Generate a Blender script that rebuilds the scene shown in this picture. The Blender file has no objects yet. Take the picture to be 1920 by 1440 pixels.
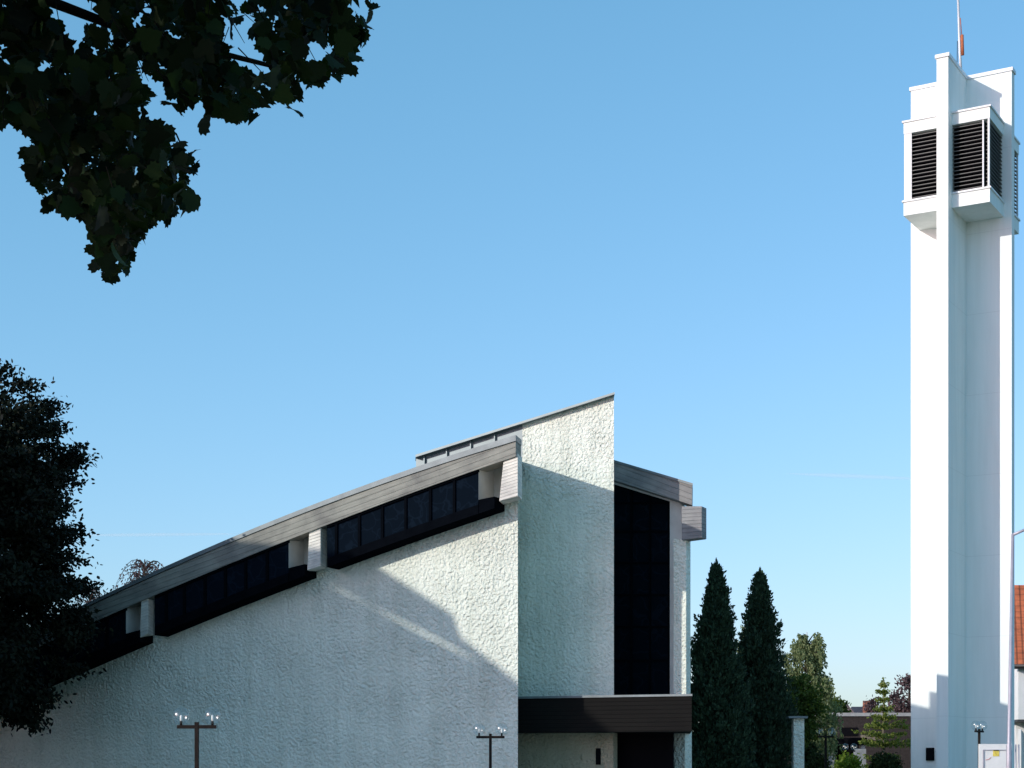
import bpy, math, random
import numpy as np
from mathutils import Vector
R = math.radians
scene = bpy.context.scene
COL = scene.collection

# ------------------------------------------------------------------ camera
F = 3190.0            # focal length in photo pixels (1920 wide)
YH = 1436.0           # horizon row of the photo
EYE = 1.6
cam_d = bpy.data.cameras.new("camera")
cam = bpy.data.objects.new("camera", cam_d)
COL.objects.link(cam)
cam.location = (0, 0, EYE)
cam.rotation_euler = (R(90), 0, 0)
cam_d.sensor_width = 36
cam_d.lens = F / 1920 * 36
cam_d.shift_y = (YH - 720) / 1920
cam_d.clip_start = 0.1
cam_d.clip_end = 5000
scene.camera = cam

# ------------------------------------------------------------------ sky, sun, exposure
SUN_AZ = 57.0         # degrees from -Y towards -X
SUN_EL = 18.0
w = bpy.data.worlds.new("World")
scene.world = w
w.use_nodes = True
nt = w.node_tree
bg = nt.nodes["Background"]
sky = nt.nodes.new("ShaderNodeTexSky")
sky.sky_type = 'NISHITA'
sky.sun_disc = False
sky.sun_elevation = R(SUN_EL)
sky.sun_rotation = R(180 + SUN_AZ)
sky.air_density = 1.0
sky.dust_density = 1.0
sky.ozone_density = 3.0
# the camera's tone response for the sky (white balance and shoulder per channel)
sep = nt.nodes.new("ShaderNodeSeparateColor"); comb = nt.nodes.new("ShaderNodeCombineColor")
nt.links.new(sky.outputs[0], sep.inputs[0])
for i, (g, k) in enumerate(((1.0, .79), (.70, 1.30), (.78, 1.34))):
    pw = nt.nodes.new("ShaderNodeMath"); pw.operation = 'POWER'; pw.inputs[1].default_value = g
    ml_ = nt.nodes.new("ShaderNodeMath"); ml_.operation = 'MULTIPLY'; ml_.inputs[1].default_value = k
    nt.links.new(sep.outputs[i], pw.inputs[0]); nt.links.new(pw.outputs[0], ml_.inputs[0]); nt.links.new(ml_.outputs[0], comb.inputs[i])
nt.links.new(comb.outputs[0], bg.inputs[0])
bg.inputs[1].default_value = 0.172
sun_d = bpy.data.lights.new("sun", 'SUN')
sun_d.energy = 2.4
sun_d.angle = R(0.5)
sun_d.color = (1.0, 0.94, 0.86)
sun = bpy.data.objects.new("sun", sun_d)
COL.objects.link(sun)
to_sun = Vector((-math.sin(R(SUN_AZ)) * math.cos(R(SUN_EL)), -math.cos(R(SUN_AZ)) * math.cos(R(SUN_EL)), math.sin(R(SUN_EL))))
sun.rotation_euler = to_sun.to_track_quat('Z', 'Y').to_euler()
sun.location = (-40, -30, 40)
vs = scene.view_settings
vs.view_transform = 'Standard'
vs.look = 'None'
vs.exposure = 0.4
vs.gamma = 1.0

# ------------------------------------------------------------------ helpers
rng = np.random.default_rng(7)
random.seed(7)

def P(px, py, Y):
    return ((px - 960) / F * Y, Y, EYE + (YH - py) / F * Y)

BASE = {}

def empty(name, loc):
    o = bpy.data.objects.new(name, None)
    COL.objects.link(o)
    o.location = loc
    o.empty_display_size = 0.3
    BASE[o.name] = tuple(loc)
    return o

def tag(o, label=None, cat=None, group=None, kind=None):
    if label: o['label'] = label
    if cat: o['category'] = cat
    if group: o['group'] = group
    if kind: o['kind'] = kind
    return o

def thing(name, loc, label, cat, group=None):
    return tag(empty(name, loc), label, cat, group)

def obj_from_mesh(name, me, mat, parent=None):
    o = bpy.data.objects.new(name, me)
    COL.objects.link(o)
    if mat is not None: me.materials.append(mat)
    if parent is not None:
        o.parent = parent
        BASE[o.name] = BASE[parent.name]
    return o

class MB:
    """collects boxes, prisms and tubes in world coordinates"""
    def __init__(s):
        s.v = []; s.f = []; s.smooth = []
    def add(s, vs, fs, smooth=False):
        n = len(s.v)
        s.v += [tuple(p) for p in vs]
        s.f += [tuple(i + n for i in f) for f in fs]
        s.smooth += [smooth] * len(fs)
    def box(s, x0, x1, y0, y1, z0, z1, frame=None):
        c = [(x, y, z) for z in (z0, z1) for y in (y0, y1) for x in (x0, x1)]
        if frame: c = [frame(*p) for p in c]
        s.add(c, [(0, 2, 3, 1), (4, 5, 7, 6), (0, 1, 5, 4), (2, 6, 7, 3), (0, 4, 6, 2), (1, 3, 7, 5)])
    def prism(s, front, back):
        n = len(front)
        s.add(list(front) + list(back),
              [tuple(range(n)), tuple(range(2 * n - 1, n - 1, -1))] +
              [(i, n + i, n + (i + 1) % n, (i + 1) % n) for i in range(n)])
    def tube(s, pts, rad, k=8, cap=True):
        pts = [Vector(p) for p in pts]
        rings = []
        for i, p in enumerate(pts):
            d = (pts[min(i + 1, len(pts) - 1)] - pts[max(i - 1, 0)]).normalized()
            a = Vector((0, 0, 1)) if abs(d.z) < .95 else Vector((1, 0, 0))
            x = d.cross(a).normalized(); y = d.cross(x)
            r = rad[i] if hasattr(rad, '__len__') else rad
            rings.append([p + (x * math.cos(2 * math.pi * j / k) + y * math.sin(2 * math.pi * j / k)) * r for j in range(k)])
        vs = [q for r_ in rings for q in r_]
        fs = []
        for i in range(len(pts) - 1):
            for j in range(k):
                fs.append((i * k + j, i * k + (j + 1) % k, (i + 1) * k + (j + 1) % k, (i + 1) * k + j))
        s.add(vs, fs, True)
        if cap:
            n = len(s.v) - len(vs)
            s.f.append(tuple(n + j for j in range(k))[::-1]); s.smooth.append(False)
            s.f.append(tuple(n + (len(pts) - 1) * k + j for j in range(k))); s.smooth.append(False)
    def sphere(s, c, r, seg=20, rings=12):
        vs = [(c[0], c[1], c[2] + r)]
        for i in range(1, rings):
            t = math.pi * i / rings
            for j in range(seg):
                a = 2 * math.pi * j / seg
                vs.append((c[0] + r * math.sin(t) * math.cos(a), c[1] + r * math.sin(t) * math.sin(a), c[2] + r * math.cos(t)))
        vs.append((c[0], c[1], c[2] - r))
        fs = [(0, 1 + j, 1 + (j + 1) % seg) for j in range(seg)]
        for i in range(rings - 2):
            a = 1 + i * seg; b = a + seg
            fs += [(a + j, b + j, b + (j + 1) % seg, a + (j + 1) % seg) for j in range(seg)]
        a = 1 + (rings - 2) * seg; e = len(vs) - 1
        fs += [(a + j, e, a + (j + 1) % seg) for j in range(seg)]
        s.add(vs, fs, True)
    def build(s, name, mat, parent=None, fix=True, bevel=0):
        b = BASE[parent.name] if parent is not None else (0, 0, 0)
        me = bpy.data.meshes.new(name)
        me.from_pydata([(x - b[0], y - b[1], z - b[2]) for x, y, z in s.v], [], s.f)
        me.polygons.foreach_set('use_smooth', s.smooth)
        if fix:
            import bmesh
            bm = bmesh.new(); bm.from_mesh(me)
            bmesh.ops.recalc_face_normals(bm, faces=bm.faces)
            bm.to_mesh(me); bm.free()
        me.update()
        o = obj_from_mesh(name, me, mat, parent)
        if bevel:
            m = o.modifiers.new('bevel', 'BEVEL'); m.width = bevel; m.segments = 2; m.limit_method = 'ANGLE'
        return o

def leaves(name, cen, size, mat, parent, shape, up=None, tilt=1.0, ang=None, along=None):
    """one mesh of N leaf polygons. cen (N,3); along (N,3) optional leaf axis; shape list of (x,y[,z])"""
    cen = np.asarray(cen, float); N = len(cen)
    b = np.array(BASE[parent.name]) if parent is not None else np.zeros(3)
    size = np.broadcast_to(np.asarray(size, float), (N,))
    if along is None:
        along = rng.normal(size=(N, 3))
    along = along / np.linalg.norm(along, axis=1, keepdims=True)
    r = rng.normal(size=(N, 3))
    side = np.cross(along, r); side /= np.linalg.norm(side, axis=1, keepdims=True)
    nor = np.cross(side, along)
    sh = np.array([(p[0], p[1], p[2] if len(p) > 2 else 0) for p in shape])
    k = len(sh)
    V = cen[:, None, :] + size[:, None, None] * (sh[None, :, 0, None] * side[:, None, :] + sh[None, :, 1, None] * along[:, None, :] + sh[None, :, 2, None] * nor[:, None, :])
    V = (V - b).reshape(-1, 3)
    me = bpy.data.meshes.new(name)
    me.vertices.add(N * k); me.vertices.foreach_set('co', V.ravel().astype(np.float32))
    me.loops.add(N * k); me.loops.foreach_set('vertex_index', np.arange(N * k, dtype=np.int32))
    me.polygons.add(N)
    me.polygons.foreach_set('loop_start', np.arange(0, N * k, k, dtype=np.int32))
    me.polygons.foreach_set('loop_total', np.full(N, k, dtype=np.int32))
    me.update(calc_edges=True)
    return obj_from_mesh(name, me, mat, parent)

BLADE = [(0, -.1), (.28, .25), (.22, .7), (0, 1.0), (-.22, .7), (-.28, .25)]
LOBED = [(0, .04), (.14, -.05, .03), (.38, -.03, .10), (.40, .12, .08), (.56, .20, .17), (.50, .32, .13), (.58, .50, .16), (.40, .52, .08), (.36, .68, .05), (.20, .74, 0), (.14, .86, -.05), (0, 1.0, -.12), (-.15, .84, -.05), (-.22, .72, 0), (-.38, .70, .06), (-.38, .52, .08), (-.58, .48, .16), (-.50, .30, .13), (-.57, .18, .17), (-.40, .12, .08), (-.36, -.04, .10), (-.14, -.06, .03)]

# ------------------------------------------------------------------ materials
MATS = {}

def new_mat(name):
    m = bpy.data.materials.new(name); m.use_nodes = True
    n = m.node_tree.nodes; l = m.node_tree.links
    return m, n, l, n['Principled BSDF']

def vmath(n, l, op, a, b):
    x = n.new('ShaderNodeVectorMath'); x.operation = op
    for i, q in enumerate((a, b)):
        if q is None: continue
        if isinstance(q, (tuple, Vector)): x.inputs[i].default_value = tuple(q)
        else: l.new(q, x.inputs[i])
    return x

def ramp(n, l, fac, stops):
    r = n.new('ShaderNodeValToRGB')
    e = r.color_ramp.elements
    while len(e) < len(stops): e.new(.5)
    for i, (p, c) in enumerate(stops):
        e[i].position = p; e[i].color = (c[0], c[1], c[2], 1) if hasattr(c, '__len__') else (c, c, c, 1)
    l.new(fac, r.inputs[0])
    return r

def noise(n, l, vec, scale, detail=4, rough=.55, dist=0):
    t = n.new('ShaderNodeTexNoise')
    t.inputs['Scale'].default_value = scale; t.inputs['Detail'].default_value = detail
    t.inputs['Roughness'].default_value = rough; t.inputs['Distortion'].default_value = dist
    if vec is not None: l.new(vec, t.inputs['Vector'])
    return t

def geo_pos(n):
    return n.new('ShaderNodeNewGeometry').outputs['Position']

def simple(name, col, rough=.6, metal=0, spec=.3, var=.25, scale=3.0, bump=0, bscale=40):
    m, n, l, b = new_mat(name)
    p = geo_pos(n)
    t = noise(n, l, p, scale, 5)
    lo = [c * (1 - var) for c in col]; hi = [min(1, c * (1 + var)) for c in col]
    r = ramp(n, l, t.outputs[0], [(.3, lo), (.7, hi)])
    l.new(r.outputs[0], b.inputs['Base Color'])
    b.inputs['Roughness'].default_value = rough; b.inputs['Metallic'].default_value = metal
    b.inputs['Specular IOR Level'].default_value = spec
    if bump:
        t2 = noise(n, l, p, bscale, 4)
        bp = n.new('ShaderNodeBump'); bp.inputs['Distance'].default_value = bump
        l.new(t2.outputs[0], bp.inputs['Height']); l.new(bp.outputs[0], b.inputs['Normal'])
    MATS[name] = m
    return m

def stucco(name, col):
    m, n, l, b = new_mat(name)
    p = geo_pos(n)
    # coarse thrown render: short blobs and worms of plaster
    t1 = noise(n, l, p, 9.5, 1.5, .45, .3)
    blob = ramp(n, l, t1.outputs[0], [(.22, 0.0), (.80, 1.0)])
    t2 = noise(n, l, p, 22, 3, .6)
    h = n.new('ShaderNodeMath'); h.operation = 'MULTIPLY_ADD'
    l.new(t2.outputs[0], h.inputs[0]); h.inputs[1].default_value = .25; l.new(blob.outputs[0], h.inputs[2])
    bp = n.new('ShaderNodeBump'); bp.inputs['Distance'].default_value = .085; bp.inputs['Strength'].default_value = 1.0
    # the plasterer's hand: relief stronger in some passes than in others
    t6 = noise(n, l, p, .55, 3, .55); amp = ramp(n, l, t6.outputs[0], [(.32, .55), (.66, 1.15)])
    hm = n.new('ShaderNodeMath'); hm.operation = 'MULTIPLY'; l.new(h.outputs[0], hm.inputs[0]); l.new(amp.outputs[0], hm.inputs[1])
    l.new(hm.outputs[0], bp.inputs['Height']); l.new(bp.outputs[0], b.inputs['Normal'])
    # colour: faint mottling, dark pits and long damp streaks
    t3 = noise(n, l, p, .5, 4)
    base = ramp(n, l, t3.outputs[0], [(.3, [c * .9 for c in col]), (.7, [c * 1.04 for c in col])])
    sc = vmath(n, l, 'MULTIPLY', p, (14.0, 14.0, 9.0))
    t4 = noise(n, l, sc.outputs[0], 1.0, 3, .6)
    pits = ramp(n, l, t4.outputs[0], [(.30, (.8, .82, .82)), (.42, (1, 1, 1))])
    mx = n.new('ShaderNodeMix'); mx.data_type = 'RGBA'; mx.blend_type = 'MULTIPLY'; mx.inputs[0].default_value = 1
    l.new(base.outputs[0], mx.inputs[6]); l.new(pits.outputs[0], mx.inputs[7])
    sv = vmath(n, l, 'MULTIPLY', p, (2.2, 2.2, .13))
    t5 = noise(n, l, sv.outputs[0], 1.0, 5, .65)
    drip = ramp(n, l, t5.outputs[0], [(.32, (.80, .81, .78)), (.56, (1, 1, 1))])
    m2 = n.new('ShaderNodeMix'); m2.data_type = 'RGBA'; m2.blend_type = 'MULTIPLY'; m2.inputs[0].default_value = .6
    l.new(mx.outputs[2], m2.inputs[6]); l.new(drip.outputs[0], m2.inputs[7])
    l.new(m2.outputs[2], b.inputs['Base Color'])
    b.inputs['Roughness'].default_value = .9; b.inputs['Specular IOR Level'].default_value = .15
    MATS[name] = m
    return m

def boarded(name, col, along, pitch=.16, stain=.5):
    """board-marked concrete; boards run along `along`"""
    m, n, l, b = new_mat(name)
    p = geo_pos(n)
    al = Vector(along).normalized()
    nn = Vector((-.4226, -.9063, 0)) if abs(al.dot(Vector((-.4226, -.9063, 0)))) < .5 else Vector((.9063, -.4226, 0))
    pe = al.cross(nn).normalized()
    d1 = vmath(n, l, 'DOT_PRODUCT', p, al); d2 = vmath(n, l, 'DOT_PRODUCT', p, pe)
    c = n.new('ShaderNodeCombineXYZ')
    l.new(d1.outputs['Value'], c.inputs[0]); l.new(d2.outputs['Value'], c.inputs[1])
    st = vmath(n, l, 'MULTIPLY', c.outputs[0], (.45, 7.0, 1))
    t1 = noise(n, l, st.outputs[0], 1.6, 6, .65)
    g = ramp(n, l, t1.outputs[0], [(.25, [q * .72 for q in col]), (.5, col), (.75, [min(1, q * 1.22) for q in col])])
    t2 = noise(n, l, p, .9, 5, .6)
    s = ramp(n, l, t2.outputs[0], [(.35, (1 - stain, 1 - stain, 1 - stain * .9)), (.62, (1, 1, 1))])
    mx = n.new('ShaderNodeMix'); mx.data_type = 'RGBA'; mx.blend_type = 'MULTIPLY'; mx.inputs[0].default_value = .8
    l.new(g.outputs[0], mx.inputs[6]); l.new(s.outputs[0], mx.inputs[7])
    # joints between the boards
    fr = n.new('ShaderNodeMath'); fr.operation = 'PINGPONG'; l.new(d2.outputs['Value'], fr.inputs[0]); fr.inputs[1].default_value = pitch / 2
    j = ramp(n, l, fr.outputs[0], [(0, 0), (.012, 1)])
    mj = n.new('ShaderNodeMix'); mj.data_type = 'RGBA'; mj.blend_type = 'MULTIPLY'; mj.inputs[0].default_value = .18
    l.new(mx.outputs[2], mj.inputs[6]); l.new(j.outputs[0], mj.inputs[7])
    l.new(mj.outputs[2], b.inputs['Base Color'])
    hh = n.new('ShaderNodeMath'); hh.operation = 'MULTIPLY_ADD'; l.new(t1.outputs[0], hh.inputs[0]); hh.inputs[1].default_value = .5; l.new(j.outputs[0], hh.inputs[2])
    bp = n.new('ShaderNodeBump'); bp.inputs['Distance'].default_value = .015
    l.new(hh.outputs[0], bp.inputs['Height']); l.new(bp.outputs[0], b.inputs['Normal'])
    b.inputs['Roughness'].default_value = .85; b.inputs['Specular IOR Level'].default_value = .2
    MATS[name] = m
    return m

def foliage(name, c0, c1, transl=.35, rough=.6):
    m, n, l, b = new_mat(name)
    g = n.new('ShaderNodeNewGeometry')
    t = noise(n, l, g.outputs['Position'], .8, 3)
    ad = n.new('ShaderNodeMath'); ad.operation = 'MULTIPLY_ADD'
    l.new(g.outputs['Random Per Island'], ad.inputs[0]); ad.inputs[1].default_value = .7; 
    mu = n.new('ShaderNodeMath'); mu.operation = 'MULTIPLY'; l.new(t.outputs[0], mu.inputs[0]); mu.inputs[1].default_value = .35
    l.new(mu.outputs[0], ad.inputs[2])
    r = ramp(n, l, ad.outputs[0], [(.1, c0), (.95, c1)])
    l.new(r.outputs[0], b.inputs['Base Color'])
    b.inputs['Roughness'].default_value = rough; b.inputs['Specular IOR Level'].default_value = .12
    tr = n.new('ShaderNodeBsdfTranslucent')
    hs = n.new('ShaderNodeHueSaturation'); hs.inputs['Value'].default_value = 1.2; hs.inputs['Saturation'].default_value = 1.15
    l.new(r.outputs[0], hs.inputs['Color']); l.new(hs.outputs[0], tr.inputs['Color'])
    mx = n.new('ShaderNodeMixShader'); mx.inputs[0].default_value = transl
    l.new(b.outputs[0], mx.inputs[1]); l.new(tr.outputs[0], mx.inputs[2])
    l.new(mx.outputs[0], n['Material Output'].inputs['Surface'])
    MATS[name] = m
    return m

def globe_mat():
    m, n, l, b = new_mat('clear_globe')
    tr = n.new('ShaderNodeBsdfTransparent'); tr.inputs[0].default_value = (.96, .98, .98, 1)
    gl = n.new('ShaderNodeBsdfGlossy'); gl.inputs['Roughness'].default_value = .2
    lw = n.new('ShaderNodeLayerWeight'); lw.inputs[0].default_value = .25
    r = ramp(n, l, lw.outputs['Facing'], [(0, .12), (.6, .14), (.85, .35), (1.0, .85)])
    mx = n.new('ShaderNodeMixShader')
    l.new(r.outputs[0], mx.inputs[0]); l.new(tr.outputs[0], mx.inputs[1]); l.new(gl.outputs[0], mx.inputs[2])
    l.new(mx.outputs[0], n['Material Output'].inputs['Surface'])
    MATS['globe'] = m
    return m

def stained(name, col, scale=2.2):
    """leaded coloured glass seen from outside: nearly black, faint wavy lead lines"""
    m, n, l, b = new_mat(name)
    p = geo_pos(n)
    v = n.new('ShaderNodeTexVoronoi'); v.feature = 'DISTANCE_TO_EDGE'; v.inputs['Scale'].default_value = scale
    t = noise(n, l, p, 1.2, 2, .5, .5)
    sm = vmath(n, l, 'ADD', p, t.outputs['Color'])
    l.new(sm.outputs[0], v.inputs['Vector'])
    r = ramp(n, l, v.outputs[0], [(.02, [min(1, c * 1.5) for c in col]), (.05, col)])
    l.new(r.outputs[0], b.inputs['Base Color'])
    t2 = noise(n, l, p, 5, 3)
    bp = n.new('ShaderNodeBump'); bp.inputs['Distance'].default_value = .008
    l.new(t2.outputs[0], bp.inputs['Height']); l.new(bp.outputs[0], b.inputs['Normal'])
    b.inputs['Roughness'].default_value = .6; b.inputs['Specular IOR Level'].default_value = .0
    MATS[name] = m
    return m

def tiles(name, col, axis, pitch):
    m, n, l, b = new_mat(name)
    p = geo_pos(n)
    d = vmath(n, l, 'DOT_PRODUCT', p, Vector(axis))
    pp = n.new('ShaderNodeMath'); pp.operation = 'PINGPONG'; l.new(d.outputs['Value'], pp.inputs[0]); pp.inputs[1].default_value = pitch / 2
    sp = n.new('ShaderNodeSeparateXYZ'); l.new(p, sp.inputs[0])
    pz = n.new('ShaderNodeMath'); pz.operation = 'PINGPONG'; l.new(sp.outputs[2], pz.inputs[0]); pz.inputs[1].default_value = pitch * .55
    r1 = ramp(n, l, pp.outputs[0], [(0, .45), (.08, 1)])
    r2 = ramp(n, l, pz.outputs[0], [(0, .6), (.05, 1)])
    t = noise(n, l, p, 2.5, 4)
    c = ramp(n, l, t.outputs[0], [(.3, [q * .7 for q in col]), (.7, [q * 1.2 for q in col])])
    m1 = n.new('ShaderNodeMix'); m1.data_type = 'RGBA'; m1.blend_type = 'MULTIPLY'; m1.inputs[0].default_value = 1
    m2 = n.new('ShaderNodeMix'); m2.data_type = 'RGBA'; m2.blend_type = 'MULTIPLY'; m2.inputs[0].default_value = 1
    l.new(c.outputs[0], m1.inputs[6]); l.new(r1.outputs[0], m1.inputs[7])
    l.new(m1.outputs[2], m2.inputs[6]); l.new(r2.outputs[0], m2.inputs[7])
    l.new(m2.outputs[2], b.inputs['Base Color'])
    bp = n.new('ShaderNodeBump'); bp.inputs['Distance'].default_value = .04
    l.new(r1.outputs[0], bp.inputs['Height']); l.new(bp.outputs[0], b.inputs['Normal'])
    b.inputs['Roughness'].default_value = .8
    MATS[name] = m
    return m

def tower_paint():
    m, n, l, b = new_mat('white_tower_render')
    p = geo_pos(n)
    st = vmath(n, l, 'MULTIPLY', p, (2.5, 2.5, .18))
    t = noise(n, l, st.outputs[0], 1, 5, .6)
    r = ramp(n, l, t.outputs[0], [(.25, (.82, .86, .83)), (.6, (.90, .94, .91))])
    sp = n.new('ShaderNodeSeparateXYZ'); l.new(p, sp.inputs[0])
    pz = n.new('ShaderNodeMath'); pz.operation = 'PINGPONG'; l.new(sp.outputs[2], pz.inputs[0]); pz.inputs[1].default_value = 2.0
    j = ramp(n, l, pz.outputs[0], [(0, .82), (.015, 1)])
    mx = n.new('ShaderNodeMix'); mx.data_type = 'RGBA'; mx.blend_type = 'MULTIPLY'; mx.inputs[0].default_value = 1
    l.new(r.outputs[0], mx.inputs[6]); l.new(j.outputs[0], mx.inputs[7])
    l.new(mx.outputs[2], b.inputs['Base Color'])
    t2 = noise(n, l, p, 30, 3)
    bp = n.new('ShaderNodeBump'); bp.inputs['Distance'].default_value = .004
    l.new(t2.outputs[0], bp.inputs['Height']); l.new(bp.outputs[0], b.inputs['Normal'])
    b.inputs['Roughness'].default_value = .8; b.inputs['Specular IOR Level'].default_value = .2
    MATS['tower'] = m
    return m

BETA = R(25)
CU = Vector((math.cos(BETA), -math.sin(BETA), 0))      # along the church front, to the right and nearer
CB = Vector((math.sin(BETA), math.cos(BETA), 0))       # into the church
CO = Vector(((970 - 960) / F * 60, 60, 0))             # foot of the front wall's right corner

M_STUCCO = stucco('rough_cast_render', (.82, .86, .755))
M_PORCH = stucco('bounce_tinted_render', (.52, .49, .36))  # same rough cast as the walls; warm ground bounce put into its colour
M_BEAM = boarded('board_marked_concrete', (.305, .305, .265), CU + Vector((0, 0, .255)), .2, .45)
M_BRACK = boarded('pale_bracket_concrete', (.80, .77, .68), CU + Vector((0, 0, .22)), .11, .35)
M_STUB = boarded('grey_stub_concrete', (.34, .34, .33), CU, .14, .4)
M_RFASC = boarded('right_fascia_concrete', (.3, .295, .28), CU - Vector((0, 0, .42)), .2, .4)
M_ZINC = simple('zinc_sheet', (.15, .19, .20), .45, .3, .4, .12, 1.5)
M_FLASH = simple('dark_zinc_flashing', (.17, .2, .21), .5, .2, .3, .2, 2)
M_GLASS = stained('clerestory_leaded_glass', (.004, .0075, .013), 1.6)
M_GLASS2 = stained('tall_leaded_glass', (.003, .006, .010), 1.2)
M_FRAME = simple('black_window_frame', (.003, .004, .006), .9, 0, .0, .2)
M_PANEL = simple('pale_infill_panel', (.6, .6, .56), .8, 0, .2, .12, 1.5, .004, 20)
M_WOOD = boarded('dark_canopy_boards', (.006, .0054, .0047), CU, .15, .3)
M_WHITE = simple('white_wall_paint', (.8, .8, .78), .8, 0, .2, .05, 2, .004, 30)
M_TOWER = tower_paint()
M_CAP = simple('white_coping_metal', (.8, .81, .82), .5, 0, .4, .05, 2)
M_SLAT = simple('louvre_slat_metal', (.16, .16, .15), .55, 0, .3, .1)
M_BLACK = simple('black_void', (.006, .006, .008), .9, 0, .05, .1)
M_MAST = simple('galvanised_mast', (.62, .64, .66), .45, .2, .4, .1)
M_RUST = simple('rusty_red_mast_fitting', (.42, .13, .06), .7, 0, .2, .2)
M_POST = simple('dark_brown_lamp_metal', (.016, .012, .010), .7, 0, .12, .3, 6)
M_BULB = simple('white_bulb', (.85, .85, .8), .35, 0, .5, .02)
M_GLOBE = globe_mat()
M_GALV = simple('grey_street_pole', (.42, .41, .46), .5, .3, .4, .1)
M_BARK = simple('bark', (.05, .042, .034), .9, 0, .1, .4, 6, .02, 12)
M_TILE = tiles('red_roof_tiles', (.60, .16, .065), (.97, -.24, 0), .33)
M_TILE_BROWN = tiles('brown_far_tiles', (.20, .13, .11), (1, 0, 0), .4)
M_BRICK = simple('shade_toned_brick', (.045, .038, .036), .9, 0, .1, .3, 8)  # brick darkened in colour to stand for shade on the building's front
M_BRICKRED = simple('red_brick', (.28, .12, .08), .9, 0, .1, .3, 8)
M_GUTTER = simple('dark_gutter', (.06, .06, .06), .5, 0, .3, .1)
M_GREY = simple('pale_grey_render', (.36, .37, .37), .9, 0, .1, .12)

# ------------------------------------------------------------------ ground
mb = MB()
n_ = 48
ring = [(2500 * math.cos(2 * math.pi * i / n_), 2500 * math.sin(2 * math.pi * i / n_), 0) for i in range(n_)]
mb.add(ring, [tuple(range(n_))])
tag(mb.build('ground', simple('ground_grass', (.055, .08, .03), .95, 0, .1, .4, .8, .03, 10), fix=False), kind='structure')
mb = MB(); mb.add([(-14, -8, .004), (28, -8, .004), (28, 70, .004), (4, 62, .004), (-14, 66, .004)], [(0, 1, 2, 3, 4)])
tag(mb.build('pavement', simple('grey_paving', (.38, .36, .31), .9, 0, .2, .25, 2, .01, 15), fix=False), kind='structure')

# ------------------------------------------------------------------ church
def C(px, py, D):
    """point of the photo ray (px, py) on the plane D metres behind the front wall"""
    a = (px - 960) / F
    # (a*Y, Y) = CO + t*CU + D*CB
    k = CO.dot(CB) + D
    Y = k / (a * CB.x + CB.y)
    return Vector(P(px, py, Y))

def Cg(px, D, z):
    p = C(px, YH, D); return Vector((p.x, p.y, z))

def back(p, d):
    return p + CB * d

church = thing('church', tuple(Cg(970, 0, 0)), 'white rough-cast church with a rising concrete roof edge and a tall pointed wall slab', 'church')

POLY = {}
def interp(tab, x):
    if id(tab) in POLY: return float(np.polyval(POLY[id(tab)], x))
    xs = [t[0] for t in tab]; ys = [t[1] for t in tab]
    if x <= xs[0]: return ys[0] + (ys[1] - ys[0]) / (xs[1] - xs[0]) * (x - xs[0])
    if x >= xs[-1]: return ys[-1] + (ys[-1] - ys[-2]) / (xs[-1] - xs[-2]) * (x - xs[-1])
    for i in range(len(xs) - 1):
        if xs[i] <= x <= xs[i + 1]:
            return ys[i] + (ys[i + 1] - ys[i]) * (x - xs[i]) / (xs[i + 1] - xs[i])

T_TOP = [(180, 1123), (309, 1062), (420, 1012), (527, 969), (616, 937), (740, 890), (780, 875), (967, 815)]
T_BOT = [(180, 1163), (288, 1118), (420, 1062), (539, 1012), (640, 973), (840, 899), (897, 880), (971, 854)]
T_WALL = [(180, 1237), (300, 1189), (611, 1063), (780, 1004), (960, 942), (972, 938)]
POLY = {id(t_): np.polyfit([q_[0] for q_ in t_], [q_[1] for q_ in t_], 2) for t_ in (T_TOP, T_BOT, T_WALL)}
XS = [-160, -60, 40, 120, 180, 240, 300, 360, 420, 480, 540, 600, 660, 720, 780, 840, 900, 967]
DB = -0.9             # front of the concrete roof beam
DS = 3.66              # plane of the tall slab

def strip(tops, bots, D, th):
    m = MB()
    f = [C(x, y, D) for x, y in tops] + [C(x, y, D) for x, y in reversed(bots)]
    m.prism(f, [back(p, th) for p in f])
    return m

def hz(p_, px, D):
    q = C(px, YH, D); return Vector((q.x, q.y, p_.z))
def strip_ray(tops, bots, D, th, dx):
    """like strip, but the right end runs back along dx photo pixels so that it is not a square return"""
    m = MB()
    pts = list(tops) + list(reversed(bots))
    f = [C(x, y, D) for x, y in pts]
    m.prism(f, [hz(p, x + dx, D + th) for p, (x, y) in zip(f, pts)])
    return m

# front wall: body with a slanting top, its right end turned away from the street
top = [C(x, interp(T_WALL, x), 0) for x in XS] + [C(971, interp(T_WALL, 971), 0)]
m = MB()
fr = top + [Cg(971, 0, 0), Cg(-160, 0, 0)]
bk = [back(p, .5) for p in top[:-1]]
e_top = C(969.5, interp(T_WALL, 971), DS + .3)
m.prism(fr, [back(p, .45) for p in top[:-1]] + [Vector((C(970.6, YH, .45).x, C(970.6, YH, .45).y, top[-1].z))] + [Cg(970.6, .45, 0), back(Cg(-160, 0, 0), .45)])
m.build('front_wall', M_STUCCO, church)
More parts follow.
